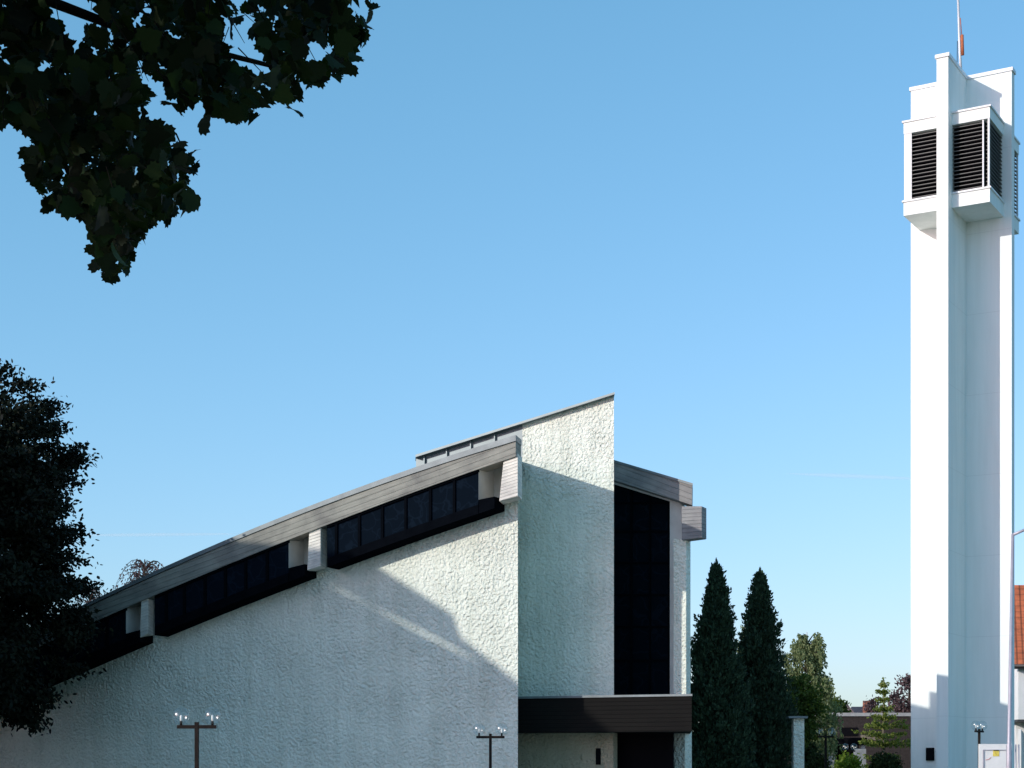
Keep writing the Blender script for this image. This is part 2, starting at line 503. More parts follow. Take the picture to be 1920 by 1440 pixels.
# return of the front wall running back to the slab
m = MB()
zt = top[-1].z
a0 = C(970.6, YH, .452); a1 = C(969.6, YH, DS - .003)
m.prism([Vector((a0.x, a0.y, 0)), Vector((a1.x, a1.y, 0)), Vector((a1.x, a1.y, zt + 1.4)), Vector((a0.x, a0.y, zt + 1.4))],
        [Vector((p.x - .35, p.y - .1, z)) for p, z in ((a0, 0), (a1, 0), (a1, zt + 1.4), (a0, zt + 1.4))])
g0 = C(971.6, YH, -.06); g1 = C(970.7, YH, .449)
m.prism([Vector((g0.x, g0.y, zt + .006)), Vector((g1.x, g1.y, zt + .006)), Vector((g1.x, g1.y, zt + 1.35)), Vector((g0.x, g0.y, zt + 1.35))],
        [Vector((p.x - .12, p.y, z)) for p, z in ((g0, zt + .006), (g1, zt + .006), (g1, zt + 1.35), (g0, zt + 1.35))])
m.build('return_wall', M_STUCCO, church)

# roof beam, flashing and roof deck
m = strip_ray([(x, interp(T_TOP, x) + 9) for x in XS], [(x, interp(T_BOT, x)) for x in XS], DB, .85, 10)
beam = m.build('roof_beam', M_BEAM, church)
m = strip_ray([(x, interp(T_TOP, x)) for x in XS] , [(x, interp(T_TOP, x) + 11 * (.5 + .5 * x / 967 if x > 0 else .5)) for x in XS], DB - .05, .9, 11)
m.build('flashing', M_FLASH, beam)
m = MB()
deck = [hz(C(x, interp(T_TOP, x) + 3, DB), x, DB + .003 + .85) for x in XS[:-1]] + [hz(C(967, 818, DB), 970, DB + .853)]
d_end = C(979, 826, DS - .05)
def shift(p, d):
    return p + CB * d
f = deck + [p - Vector((0, 0, .3)) for p in reversed(deck)]
xr = [x + (12 * x / 967 if x > 500 else 0) for x in XS]
bk_ = [hz(p, x, DS - .02) for p, x in zip(deck, XS[:-1] + [979])]
m.prism(f, bk_ + [p - Vector((0, 0, .3)) for p in reversed(bk_)])
m.build('roof', M_FLASH, church)
m = MB()
f = [p - Vector((0, 0, .03)) for p in bk_] + [p - Vector((0, 0, .36)) for p in reversed(bk_)]
f = [p + CB * .6 for p in f]
m.prism(f, [p + CB * 8.5 - CU * 4.5 + Vector((0, 0, -.6)) for p in f])
m.build('rear_roof', M_FLASH, church)
# back and left walls closing the nave
m = MB()
b0 = Cg(-160, .46, 0); b1 = back(b0, 12); b2 = b1 + CU * 21
lt = C(-160, interp(T_WALL, -160), 0).z
for q0, q1, h0, h1 in ((b0, b1, lt, lt), (b1, b2, lt, 9.5)):
    dd = (q1 - q0).normalized(); nn = Vector((dd.y, -dd.x, 0)) * .3
    f = [q0, q1, q1 + Vector((0, 0, h1)), q0 + Vector((0, 0, h0))]
    m.prism(f, [p + nn for p in f])
m.build('nave_wall', M_STUCCO, church)

# clerestory bays
def bay(x0, x1, divs, sill0=10):
    n = 7
    xs = [x0 + (x1 - x0) * i / n for i in range(n + 1)]
    g = strip([(x, interp(T_BOT, x) - 8) for x in xs], [(x, interp(T_WALL, x) - 3) for x in xs], -.74, .06)
    win = g.build('clerestory_window', M_GLASS, church)
    fm = MB()
    for d in divs:
        f = [C(d - 2.2, interp(T_BOT, d - 2.2) - 6, -.8), C(d + 2.2, interp(T_BOT, d + 2.2) - 6, -.8), C(d + 2.2, interp(T_WALL, d + 2.2) - 4, -.8), C(d - 2.2, interp(T_WALL, d - 2.2) - 4, -.8)]
        fm.prism(f, [back(p, .075) for p in f])
    f = [C(x, interp(T_BOT, x) + 5, -.82) for x in xs] + [C(x, interp(T_BOT, x) - 8, -.82) for x in reversed(xs)]
    fm.prism(f, [back(p, .09) for p in f])
    fm.build('frame', M_FRAME, win)
    sm = strip([(x, interp(T_WALL, x) - 17) for x in xs], [(x, interp(T_WALL, x)) for x in xs], -.86, .85)
    sm.build('sill', M_FRAME, win)
bay(-160, 236, [-120, -84, -48, -12, 24, 60, 95, 130, 165, 200])
bay(290, 541, [311, 345, 383.6, 422, 460, 500])
bay(613, 897, [630, 673, 716, 760, 806, 851])
for x0, x1, xb in ((236.5, 262, 290), (541.5, 571, 613), (897.5, 927, 968)):
    # right-hand return of the projecting window bay, then the recess behind the bracket
    dep = (x1 - x0) / ((.4226 - (x0 - 960) / F * .9063) * F / C(x0, YH, -.7).y)
    m = MB()
    a = C(x0, interp(T_BOT, x0) - 8, -.73); b_ = C(x0, interp(T_WALL, x0) - 26, -.73)
    up_ = Vector((0, 0, (a.z - b_.z)))
    f = [a, a + CB * dep + Vector((0, 0, .1)), b_ + CB * dep, b_]
    m.prism(f, [p - CU * .08 for p in f])
    m.build('infill_panel', M_PANEL, church)
    m = strip([(x1 - 6, interp(T_BOT, x1) - 12), (xb, interp(T_BOT, xb) - 12)], [(x1 - 6, interp(T_WALL, x1) - 2), (xb, interp(T_WALL, xb) - 2)], -.73 + dep + .003, .1)
    m.build('recess_wall', M_PANEL, church)
    m = strip([(x0 + .5, interp(T_WALL, x0) - 26), (x1, interp(T_WALL, x1) - 22)], [(x0 + .5, interp(T_WALL, x0)), (x1, interp(T_WALL, x1))], -.86, .84)
    m.build('sill', M_FRAME, church)
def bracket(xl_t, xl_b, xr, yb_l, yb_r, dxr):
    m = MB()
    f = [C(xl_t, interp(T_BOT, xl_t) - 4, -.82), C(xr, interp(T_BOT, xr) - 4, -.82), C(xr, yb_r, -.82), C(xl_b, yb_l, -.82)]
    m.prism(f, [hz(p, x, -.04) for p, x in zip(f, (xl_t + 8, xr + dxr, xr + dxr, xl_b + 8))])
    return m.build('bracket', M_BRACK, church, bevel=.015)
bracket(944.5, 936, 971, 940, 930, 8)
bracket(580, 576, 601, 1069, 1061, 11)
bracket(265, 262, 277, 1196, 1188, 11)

# zinc-clad upstand above the roof
m = MB()
f = [C(780, 857, DS), C(979.5, 795, DS), C(979.5, 860, DS), C(780, 920, DS)]
m.prism(f, [back(p, .5) for p in f])
ups = m.build('zinc_upstand', M_ZINC, church)
for x in (795, 837, 882, 927):
    m = MB()
    y = 857 - (x - 780) * .3108
    f = [C(x - 1, y + 2, DS - .1), C(x + 1, y + 2, DS - .1), C(x + 1, y + 60, DS - .1), C(x - 1, y + 60, DS - .1)]
    m.prism(f, [back(p, .097) for p in f])
    m.build('standing_seam', M_ZINC, ups)

# tall slab with pointed top and coping
slab = MB()
f = [C(979.6, 795, DS), C(1151, 738, DS), C(1151, 1325, DS), C(960, 1325, DS), C(960, 860, DS), C(979.6, 860, DS)]
fb = [back(p, .5) for p in f]
q = C(1149.8, YH, DS + .5)
fb[1] = Vector((q.x, q.y, f[1].z)); fb[2] = Vector((q.x, q.y, f[2].z))
slab.prism(f, fb)
slab_o = slab.build('wall_slab', M_STUCCO, church)
m = MB()
f = [C(779, 852.5, DS - .28), C(1152.5, 735, DS - .28), C(1152.5, 739, DS - .28), C(779, 857, DS - .28)]
m.prism(f, [hz(p, x, DS + .5) for p, x in zip(f, (779, 1150.5, 1150.5, 779))])
m.build('coping', M_ZINC, church)

# entrance: canopy, lower wall, door recess
DC = 2.42
m = strip_ray([(971.5, 1309.5), (1297, 1304)], [(971.5, 1373.5), (1297, 1371)], DC, 4.4, -3)
can = m.build('canopy', M_WOOD, church)
m = strip_ray([(972, 1306), (1298, 1301)], [(972, 1310), (1298, 1305)], DC - .06, 4.45, -3)
m.build('edge_trim', M_FLASH, can)
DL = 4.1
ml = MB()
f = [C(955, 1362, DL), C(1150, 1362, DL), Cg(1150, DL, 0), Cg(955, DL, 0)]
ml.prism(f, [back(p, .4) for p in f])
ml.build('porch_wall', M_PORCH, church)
m = strip([(1117, 1403), (1126, 1403)], [(1117, 1434), (1126, 1434)], DL - .03, .025)
m.build('slot_window', M_BLACK, church)
m = MB()
f = [C(1146, 1362, DL + .9), C(1262, 1362, DL + .9), Cg(1262, DL + .9, 0), Cg(1146, DL + .9, 0)]
m.prism(f, [back(p, .1) for p in f])
door = m.build('entrance_door', M_BLACK, church)

# tall window right of the slab
DW = 7.0
m = strip([(1120, 884), (1258, 925)], [(1120, 1316), (1258, 1316)], DW, .08)
tw = m.build('tall_window', M_GLASS2, church)
m = MB()
for x in (1183, 1218, 1253.5):
    f = [C(x - 1.6, 885 + (x - 1140) * .3, DW - .08), C(x + 1.6, 886 + (x - 1140) * .3, DW - .08), C(x + 1.6, 1314, DW - .08), C(x - 1.6, 1314, DW - .08)]
    m.prism(f, [back(p, .075) for p in f])
for y in (943, 996, 1055, 1115, 1175, 1238):
    xs_ = (1142, 1181.2) , (1184.8, 1216.2), (1219.8, 1251.7)
    for xa, xb in xs_:
        f = [C(xa, y - 1.6, DW - .06), C(xb, y - 1.6, DW - .06), C(xb, y + 1.6, DW - .06), C(xa, y + 1.6, DW - .06)]
        m.prism(f, [back(p, .055) for p in f])
m.build('frame', M_FRAME, tw)
# right roof fascia
m = strip_ray([(1120, 857), (1298, 909)], [(1120, 890), (1297.5, 947)], DW - .75, .7, 1)
rf = m.build('right_fascia', M_RFASC, church)
m = strip_ray([(1120, 853), (1299, 906)], [(1120, 857.7), (1299, 910.5)], DW - .8, 1.6, -4)
m.build('flashing', M_FLASH, rf)
m = strip([(1120, 886), (1276, 936)], [(1120, 898), (1276, 946)], DW - .3, .28)
m.build('soffit_board', M_PANEL, church)
# pilaster
m = strip([(1256, 938), (1279, 944)], [(1256, 1316), (1279, 1316)], DW - .22, .3)
m.build('infill_panel', M_PANEL, church)
m = MB()
f = [C(1263, 1010, DW - .75), C(1286.5, 1012, DW - .75), C(1286.5, 1314, DW - .75), C(1263, 1314, DW - .75)]
m.prism(f, [back(p, .5) for p in f])
f = [C(1261, 1366, DW - .75), C(1284, 1366, DW - .75), Cg(1284, DW - .75, 0), Cg(1261, DW - .75, 0)]
m.prism(f, [back(p, .8) for p in f])
m.build('pilaster', M_STUCCO, church)
m = MB()
f = [C(1252, 1366, DW - .1), C(1261, 1366, DW - .1), Cg(1261, DW - .1, 0), Cg(1252, DW - .1, 0)]
m.prism(f, [back(p, .4) for p in f])
m.build('door_jamb', M_PANEL, church)
# projecting beam stub
m = strip([(1278, 949), (1316, 949)], [(1278, 1013), (1316, 1008)], DW - .9, .55)
m.build('beam_stub', M_STUB, church, bevel=.02)
# right hand body behind the window, closing the volume
m = MB()
f = [C(1150, 925, DW + .3), C(1270, 952, DW + .3), Cg(1270, DW + .3, 0), Cg(1150, DW + .3, 0)]
m.prism(f, [hz(p, x, DW + 7) for p, x in zip(f, (1100, 1250, 1250, 1100))])
m.build('right_nave', M_STUCCO, church)

# ------------------------------------------------------------------ bell tower
TA = R(30)
TU = Vector((math.cos(TA), -math.sin(TA), 0)); TN = Vector((-math.sin(TA), -math.cos(TA), 0))
TY = 84.6
TS = TY / 78.0
TO = Vector(((1812 - 960) / F * TY, TY, 0))
def TF(a, b, z):
    p = TO + TU * (a * TS) + TN * (b * TS); return (p.x, p.y, EYE + (z - EYE) * TS)
tower = thing('bell_tower', TF(-.26, -.25, 0)[:2] + (0,), 'tall white cross-plan bell tower with louvred belfry boxes near the top', 'bell tower')
AR, AL, FW, FL, TH = 2.05, 2.07, .52, 3.0, .5
ZT = 33.05
def cross(e=0):
    return [(-FW - e, FL + e), (0 + e, FL + e), (0 + e, 0 + e), (AR + e, 0 + e), (AR + e, -TH - e), (0 + e, -TH - e), (0 + e, -TH - FL - e), (-FW - e, -TH - FL - e), (-FW - e, -TH - e), (-FW - AL - e, -TH - e), (-FW - AL - e, 0 + e), (-FW - e, 0 + e)]
def cross_prism(e, z0, z1):
    m = MB(); c = cross(e)
    m.prism([TF(a, b, z0) for a, b in c], [TF(a, b, z1) for a, b in c]); return m
cross_prism(0, .17, ZT).build('shaft', M_TOWER, tower)
cross_prism(.06, ZT + .002, ZT + .16).build('coping', M_CAP, tower)
BW, BD = 1.68, 2.4
def belfry(sa, sb):
    # local a,b mirrored into the four corners of the cross
    def fr(a, b, z):
        A = a if sa > 0 else -FW - a
        B = b if sb > 0 else -TH - b
        return TF(A, B, z)
    m = MB(); m.box(.002, BW, .002, BD, 30.2, 30.7, fr)
    cap = m.build('belfry_head', M_TOWER, tower)
    m = MB(); m.box(.002, BW + .06, .002, BD + .06, 30.702, 30.78, fr); m.build('coping', M_CAP, cap)
    m = MB(); m.box(.002, BW, .002, BD, 26.5, 27.1, fr)
    sill = m.build('belfry_base', M_TOWER, tower)
    m = MB(); m.box(.002, BW + .06, .002, BD + .06, 27.102, 27.18, fr); m.build('ledge', M_CAP, sill)
    m = MB(); m.box(.01, BW - .3, .01, BD - .3, 27.182, 30.198, fr); m.build('bell_chamber', M_BLACK, tower)
    m = MB()
    m.box(BW - .10, BW - .02, BD - .10, BD - .02, 27.182, 30.198, fr)
    m.build('corner_post', M_CAP, tower)
    m = MB()
    if sa < 0: m.box(BW - .36, BW - .11, BD - .08, BD - .03, 27.182, 30.198, fr)
    else: m.box(BW - .34, BW - .28, BD - .12, BD - .04, 27.182, 30.198, fr)
    m.build('corner_post', M_CAP, tower)
    m = MB()
    for i in range(17):
        z = 27.28 + i * .175
        # boards tipping outwards and down
        m.add([fr(.02, BD - .05, z), fr(BW - .36, BD - .05, z), fr(BW - .36, BD - .2, z + .035), fr(.02, BD - .2, z + .035),
               fr(.02, BD - .05, z - .028), fr(BW - .36, BD - .05, z - .028), fr(BW - .36, BD - .2, z + .008), fr(.02, BD - .2, z + .008)],
              [(0, 1, 2, 3), (4, 7, 6, 5), (0, 4, 5, 1), (1, 5, 6, 2), (2, 6, 7, 3), (3, 7, 4, 0)])
    m.build('louvre', M_SLAT, tower)
    m = MB()
    for i in range(17):
        z = 27.28 + i * .175
        m.add([fr(BW - .05, .02, z), fr(BW - .05, BD - .14, z), fr(BW - .2, BD - .14, z + .035), fr(BW - .2, .02, z + .035),
               fr(BW - .05, .02, z - .028), fr(BW - .05, BD - .14, z - .028), fr(BW - .2, BD - .14, z + .008), fr(BW - .2, .02, z + .008)],
              [(0, 1, 2, 3), (4, 7, 6, 5), (0, 4, 5, 1), (1, 5, 6, 2), (2, 6, 7, 3), (3, 7, 4, 0)])
    m.build('louvre', M_SLAT, tower)
for sa in (1, -1):
    for sb in (1, -1): belfry(sa, sb)
# mast with its antennas
mx, my, zt0 = TF(-.26, -.25, ZT)
m = MB()
m.tube([(mx - .05, my, zt0 + .16), (mx - .12, my, zt0 + 1.6), (mx - .33, my, zt0 + 8)], [.075, .07, .045], 8)
mast = m.build('mast', M_MAST, tower)
m = MB(); m.tube([(mx + .0, my - .1, zt0 + 1.35), (mx - .03, my - .1, zt0 + 2.35)], .075, 8)
m.tube([(mx - .05, my - .1, zt0 + 2.35), (mx - .12, my - .1, zt0 + 3.2)], .02, 6)
m.build('antenna', M_RUST, mast)
m = MB(); m.tube([(mx - .26, my, zt0 + .5), (mx - .24, my, zt0 + 2.1)], .018, 6); m.tube([(mx - .26, my, zt0 + .6), (mx - .08, my, zt0 + .6)], .015, 6)
m.build('antenna', M_GUTTER, mast)
def onB(px, py, b=0.0):
    # a on the tower's front wall plane for a photo column
    k = (px - 960) / F
    # TO + TU a + TN b on the ray x = k*y
    a = (k * TO.y - TO.x) / (TU.x - k * TU.y)
    y = TO.y + TU.y * a
    return a / TS, EYE + (YH - py) / F * y / TS
a0, z1 = onB(1737, 1402); a1, z0 = onB(1752, 1426)
m = MB(); m.box(a0, a1, .002, .09, z0, z1, TF)
m.build('vent_grille', M_BLACK, tower)

# ------------------------------------------------------------------ globe lamps
def copy_tree(o, parent=None, loc=None):
    c = o.copy(); COL.objects.link(c)
    if parent is not None: c.parent = parent
    if loc is not None: c.location = loc
    for ch in [q for q in bpy.data.objects if q.parent == o]:
        copy_tree(ch, c)
    return c

def make_lamp(H=2.55, gr=.205, half=.36):
    t = thing('globe_lamp', (0, 0, 0), '', 'street lamp')
    m = MB(); m.box(-.045, .045, -.045, .045, 0, H + .10); m.build('post', M_POST, t, bevel=.006)
    m = MB(); m.box(-half - .09, -.046, -.04, .04, H - .05, H + .03); m.box(.046, half + .09, -.04, .04, H - .05, H + .03)
    m.build('crossbar', M_POST, t, bevel=.006)
    for s in (-1, 1):
        x = s * half
        m = MB(); m.tube([(x, 0, H + .032), (x, 0, H + .12)], .03, 10)
        so = m.build('lamp_socket', M_POST, t)
        m = MB(); m.tube([(x, 0, H + .122), (x, 0, H + .15), (x, 0, H + .24), (x, 0, H + .26)], [.02, .028, .028, .012], 10)
        m.build('bulb', M_BULB, so)
        m = MB(); m.sphere((x, 0, H + .03 + gr + .005), gr, 28, 18)
        m.build('globe', M_GLOBE, t)
    return t
lamp0 = make_lamp()
LAMPS = [(369, 1362, 39, 0, 'brown twin-globe lamp post before the white church wall, nearest and largest of the lamps'),
         (919.5, 1381.5, 54, 0, 'brown twin-globe lamp post just left of the church corner'),
         (1836, 1371, 71, 54, 'twin-globe lamp post standing before the white tower beside the notice board'),
         (1548, 1381, 84, 20, 'dim twin-globe lamp post in front of the dark flat-roofed building'),
         (1593, 1408, 100, 35, 'low twin-globe lamp post rising behind the bright green bush')]
for i, (px, py, Y, rot, lab) in enumerate(LAMPS):
    o = lamp0 if i == 0 else copy_tree(lamp0)
    x, y, z = P(px, py, Y)
    o.location = (x, y, z - 2.55)
    o.rotation_euler = (0, 0, R(rot))
    o['label'] = lab; o['group'] = 'twin-globe lamp posts round the church'

# ------------------------------------------------------------------ tall street lamp at the right edge
x, y, zt_ = P(1899, 1001, 50)
sl = thing('street_lamp', (x, y, 0), 'tall slim grey street lamp pole at the right edge before the tower', 'street lamp')
m = MB(); m.tube([(x - .12, y, 0), (x - .11, y, 2.2), (x - .109, y, 2.25), (x, y, zt_)], [.085, .08, .06, .045], 12)
m.build('pole', M_GALV, sl)
m = MB(); m.tube([(x, y, zt_ - .03), (x + .35, y, zt_ + .12), (x + 1.5, y, zt_ + .32)], [.045, .04, .035], 8)
arm = m.build('arm', M_GALV, sl)
m = MB(); m.box(x + 1.45, x + 2.1, y - .13, y + .13, zt_ + .27, zt_ + .40); m.build('lamp_head', M_GALV, sl, bevel=.04)

# ------------------------------------------------------------------ notice board
nb = thing('notice_board', P(1870, 1560, 69)[:2] + (0,), 'white framed notice board with a yellow label in front of the tower foot', 'notice board')
def NB(px, py, d=0): return Vector(P(px, py, 69 + d))
def nbrect(m, x0, x1, y0, y1, d, th):
    f = [NB(x0, y0, d), NB(x1, y0, d), NB(x1, y1, d), NB(x0, y1, d)]
    m.prism(f, [p + Vector((0, th, 0)) for p in f])
m = MB(); nbrect(m, 1836, 1897.5, 1395, 1470, 0, .12); m.build('board', M_WHITE, nb)
m = MB(); nbrect(m, 1843, 1845.6, 1405.5, 1466, -.03, .028); nbrect(m, 1845.7, 1896, 1405.5, 1407, -.03, .028); nbrect(m, 1893.5, 1896, 1407.1, 1466, -.03, .028)
m.build('frame', M_GALV, nb)
m = MB(); nbrect(m, 1862, 1873.5, 1407.2, 1418, -.015, .012); m.build('yellow_label', simple('yellow_paper', (.75, .6, .12), .8, 0, .2, .3, 9), nb)
m = MB(); nbrect(m, 1863, 1872.5, 1405.9, 1407.4, -.05, .018); m.build('clip', M_GUTTER, nb)
m = MB()
pts = [NB(1848 + i, 1425 - (i * .25 if i < 6 else i * .9 - 4), -.012) for i in range(0, 11)]
m.tube(pts, .012, 5); m.build('red_mark', simple('pale_red_ink', (.75, .3, .28), .8), nb)
for xx in (1839, 1893):
    m = MB()
    f = [NB(xx - 1.4, 1471, .02), NB(xx + 1.4, 1471, .02)]
    m.box(f[0].x, f[1].x, f[0].y, f[0].y + .08, 0, f[0].z)
    m.build('leg', M_GALV, nb)
for k, xx in enumerate((1904.5, 1910)):
    p0 = NB(xx, 1396, 3)
    m = MB(); m.tube([(p0.x, p0.y, 0), tuple(p0)], .035, 8)
    tag(m.build('flag_pole', M_GALV), ['left of two thin grey posts between notice board and red-roofed house', 'right of two thin grey posts between notice board and red-roofed house'][k], 'post', 'thin grey posts by the notice board')

# ------------------------------------------------------------------ house with the red roof (right edge)
HY = 96.0
hb = P(1901, 1436, HY)
house = thing('house', (hb[0], hb[1], 0), 'white house with a red tiled roof cut by the right edge of the photo', 'house')
x0 = hb[0]; W_ = 11.0
ze = P(1901, 1250, HY)[2]; zr = P(1901, 1097, HY + 4)[2]
zl = P(1901, 1349, HY)[2]
m = MB(); m.box(x0 + .25, x0 + W_, HY, HY + 8, zl, ze + .25); m.build('wall', M_WHITE, house)
m = MB(); m.box(x0 + .6, x0 + W_, HY + 1.6, HY + 7.9, 0, zl - .14); m.build('ground_floor_wall', M_WHITE, house)
m = MB(); m.box(x0 + .2, x0 + W_, HY - .02, HY + 8, zl - .13, zl - .003); m.build('floor_edge', M_GUTTER, house)
m = MB()
f = [(x0 - .1, HY - .45, ze + .1), (x0 + W_, HY - .45, ze + .1), (x0 + W_, HY + 4, zr), (x0 - .1, HY + 4, zr)]
m.prism([Vector(p) for p in f], [Vector(p) - Vector((0, 0, .16)) for p in f])
f = [(x0 - .1, HY + 8.45, ze + .1), (x0 + W_, HY + 8.45, ze + .1), (x0 + W_, HY + 4.003, zr), (x0 - .1, HY + 4.003, zr)]
m.prism([Vector(p) for p in f], [Vector(p) - Vector((0, 0, .16)) for p in f])
roof = m.build('roof', M_TILE, house)
m = MB(); m.tube([(x0 - .15, HY - .5, ze + .02), (x0 + W_, HY - .5, ze + .02)], .09, 8)
m.box(x0 - .1, x0 + W_, HY - .42, HY - .02, ze - .14, ze - .04); m.build('gutter', M_GUTTER, roof)
m = MB()
for zz in (0, 1):
    pass
f = [(x0 + .25, HY + .05, 0), (x0 + .25, HY + .05, zl - .55), (x0 + .95, HY + 1.5, zl - .9), (x0 + .95, HY + 1.5, 0)]
m.prism([Vector(p) for p in f], [Vector(p) + Vector((.16, -.05, 0)) for p in f])
m.build('porch_side_wall', M_WHITE, house)

# ------------------------------------------------------------------ low flat-roofed building, pillar and far roofs
FY = 112.0
def rect_px(m, x0_, x1_, y0_, y1_, Y, th):
    f = [Vector(P(x0_, y0_, Y)), Vector(P(x1_, y0_, Y)), Vector(P(x1_, y1_, Y)), Vector(P(x0_, y1_, Y))]
    m.prism(f, [p + Vector((0, th, 0)) for p in f])
flat = thing('flat_roofed_building', P(1640, 1436, FY)[:2] + (0,), 'flat-roofed brick building in a shade-darkened colour with a pale roof edge between birch and tower', 'building')
fx0 = P(1559, 0, FY)[0]; fx1 = P(1760, 0, FY)[0]; fz = P(0, 1343, FY)[2]; fzt = P(0, 1336.5, FY)[2]
m = MB()
f = [(fx0, FY), (fx1, FY), (fx1, FY + 14), (fx0 - 3.1, FY + 14)]
m.prism([Vector((a, b, 0)) for a, b in f], [Vector((a, b, fz)) for a, b in f]); m.build('wall', M_BRICK, flat)
m = MB()
f = [(fx0 - .08, FY - .1), (fx1 + .1, FY - .1), (fx1 + .1, FY + 14.1), (fx0 - 3.25, FY + 14.1)]
m.prism([Vector((a, b, fz + .003)) for a, b in f], [Vector((a, b, fzt)) for a, b in f]); m.build('roof_edge', M_GREY, flat)
m = MB(); rect_px(m, 1614, 1658, 1378, 1388, FY - .06, .055); m.build('window', simple('brown_window_board', (.2, .17, .13), .8), flat)
m = MB(); rect_px(m, 1576, 1608, 1364, 1380, FY - .05, .045); m.build('window', M_BLACK, flat)

shed = thing('carport', P(1570, 1436, 103)[:2] + (0,), 'low black flat-roofed carport below the flat-roofed building', 'carport')
m = MB(); 
q0 = P(1518, 1383, 103); q1 = P(1626, 1383, 103)
m.box(q0[0], q1[0], 103, 107, q0[2] - .45, q0[2]); m.build('roof', M_BLACK, shed)
m = MB(); m.box(q0[0] + .1, q1[0] - .1, 105, 105.2, 0, q0[2] - .453); m.build('rear_wall', M_BLACK, shed)
m = MB(); m.box(q1[0] - .35, q1[0] - .1, 103.1, 103.4, 0, q0[2] - .453); m.build('post', M_GREY, shed)
gw = MB(); rect_px(gw, 1532, 1566, 1410, 1455, 101, .25)
tag(gw.build('garden_wall', M_GREY), 'low pale wall piece behind the hedge under the dark carport', 'wall')
gw = MB(); rect_px(gw, 1602, 1624, 1404, 1455, 101.5, .25)
tag(gw.build('garden_wall', simple('blue_grey_render', (.3, .32, .34), .9)), 'small blue-grey wall piece right of the bright green bush', 'wall')

pil = thing('gate_pillar', P(1499, 1436, 71)[:2] + (0,), 'white rough-cast pillar with a thin dark flat cap beside the conifers', 'pillar')
m = MB(); xa = P(1488, 0, 71)[0]; xb = P(1508, 0, 71)[0]; zc = P(0, 1347, 71)[2]
m.box(xa, xb, 71, 71.5, 0, zc); m.build('shaft', M_STUCCO, pil)
m = MB(); m.box(P(1478, 0, 71)[0], P(1513, 0, 71)[0], 70.8, 71.7, zc + .003, zc + .09); m.build('cap', M_FLASH, pil)

def far_house(px0, px1, y_r, y_e, Y, mat, label, chim=None, depth=7, hip=0):
    xa = P(px0, 0, Y)[0]; xb = P(px1, 0, Y)[0]; z1 = P(0, y_r, Y + depth / 2)[2]; z0 = P(0, y_e, Y)[2]
    h = thing('far_house', ((xa + xb) / 2, Y, 0), label, 'house', 'distant houses')
    m = MB(); m.box(xa + .3, xb - .3, Y + .3, Y + depth - .3, 0, z0); m.build('wall', M_BRICKRED, h)
    m = MB()
    f = [Vector((xa, Y, z0 + .003)), Vector((xb, Y, z0 + .003)), Vector((xb - hip, Y + depth / 2, z1)), Vector((xa + hip, Y + depth / 2, z1))]
    g = [Vector((xa, Y + depth, z0 + .003)), Vector((xb, Y + depth, z0 + .003))]
    m.add([f[0], f[1], f[2], f[3], g[0], g[1]], [(0, 1, 2, 3), (4, 3, 2, 5), (0, 3, 4), (1, 5, 2), (0, 4, 5, 1)])
    r_ = m.build('roof', mat, h)
    if chim:
        xc = P(chim[0], 0, Y)[0]; wz = P(0, chim[1], Y)[2]
        m = MB(); m.box(xc - .5, xc + .5, Y + 1.2, Y + 2.2, z0, wz); m.build('chimney', M_BRICKRED, r_)
    return h
far_house(1566, 1613, 1318.5, 1352, 165, M_TILE_BROWN, 'distant house with a brown tiled roof right of the birch', None, 7, .6)
far_house(1609, 1656, 1325, 1350, 175, simple('dark_slate', (.06, .06, .075), .8), 'distant dark slate roof with a red chimney behind the flat building', (1635, 1313))
far_house(1666, 1730, 1324, 1345, 150, simple('grey_far_tiles', (.16, .16, .12), .85), 'distant grey-green roof below the purple tree', None)

# ------------------------------------------------------------------ off-frame neighbour inferred from its shadow; gable outline and slot shaped for the light
EP = Vector((math.cos(R(SUN_AZ)), -math.sin(R(SUN_AZ)), 0)); EL_ = Vector((math.sin(R(SUN_AZ)), math.cos(R(SUN_AZ)), 0))
TE = math.tan(R(SUN_EL))
def PQ(p, q, l, l_ref=None):
    v = EP * p + EL_ * l
    return Vector((v.x, v.y, q - (l_ref if l_ref is not None else l) * TE))
hall = thing('unseen_hall', tuple(PQ(-56, 0, -13, 0).to_2d()) + (0,), 'large unseen gabled hall out of frame at left, its gable shaped to shade the church front', 'building')
L1, L0 = -6.0, -20.0
prof = [(-44.5, 11.0), (-50.2, 15.25), (-52.1, 16.5), (-52.35, 17.25), (-55.2, 18.72), (-56, 18.7), (-60.5, 18.5), (-76, 13.5)]
def q_at(p):
    for (p1, q1), (p0, q0) in zip(prof, prof[1:]):
        if p0 <= p <= p1: return q0 + (q1 - q0) * (p - p0) / (p1 - p0)
    return prof[-1][1]
def slot(p):                       # slot added to the gable to throw a light streak on the front wall
    return 16.05 + (p + 52.3) * (17.5 - 16.05) / (-56.2 + 52.3)
ps = [-44.5, -47, -50.2, -51.2, -52.1, -52.36, -53.4, -54.4, -55.2, -56.2, -57.0, -57.8, -58.5, -60.5, -63, -68, -76]
gap = {-51.2: .02, -52.1: .055, -52.36: .07, -53.4: .078, -54.4: .06, -55.2: .03, -56.2: .05, -57.0: .02}
lo = [PQ(p, (slot(p) - gap[p]) if p in gap else q_at(p) - .6, L1) for p in ps]
hi = [PQ(p, (slot(p) + gap[p]) if p in gap else q_at(p) - .597, L1) for p in ps]
m = MB()
f = lo + [PQ(-76, L1 * TE, L1), PQ(-44.5, L1 * TE, L1)]
m.prism(f, [p - EL_ * .16 for p in f])
f = [PQ(p, q_at(p), L1) for p in ps] + [p for p in reversed(hi)]
m.prism(f, [p - EL_ * .16 for p in f])
m.build('gable_wall', M_WHITE, hall)
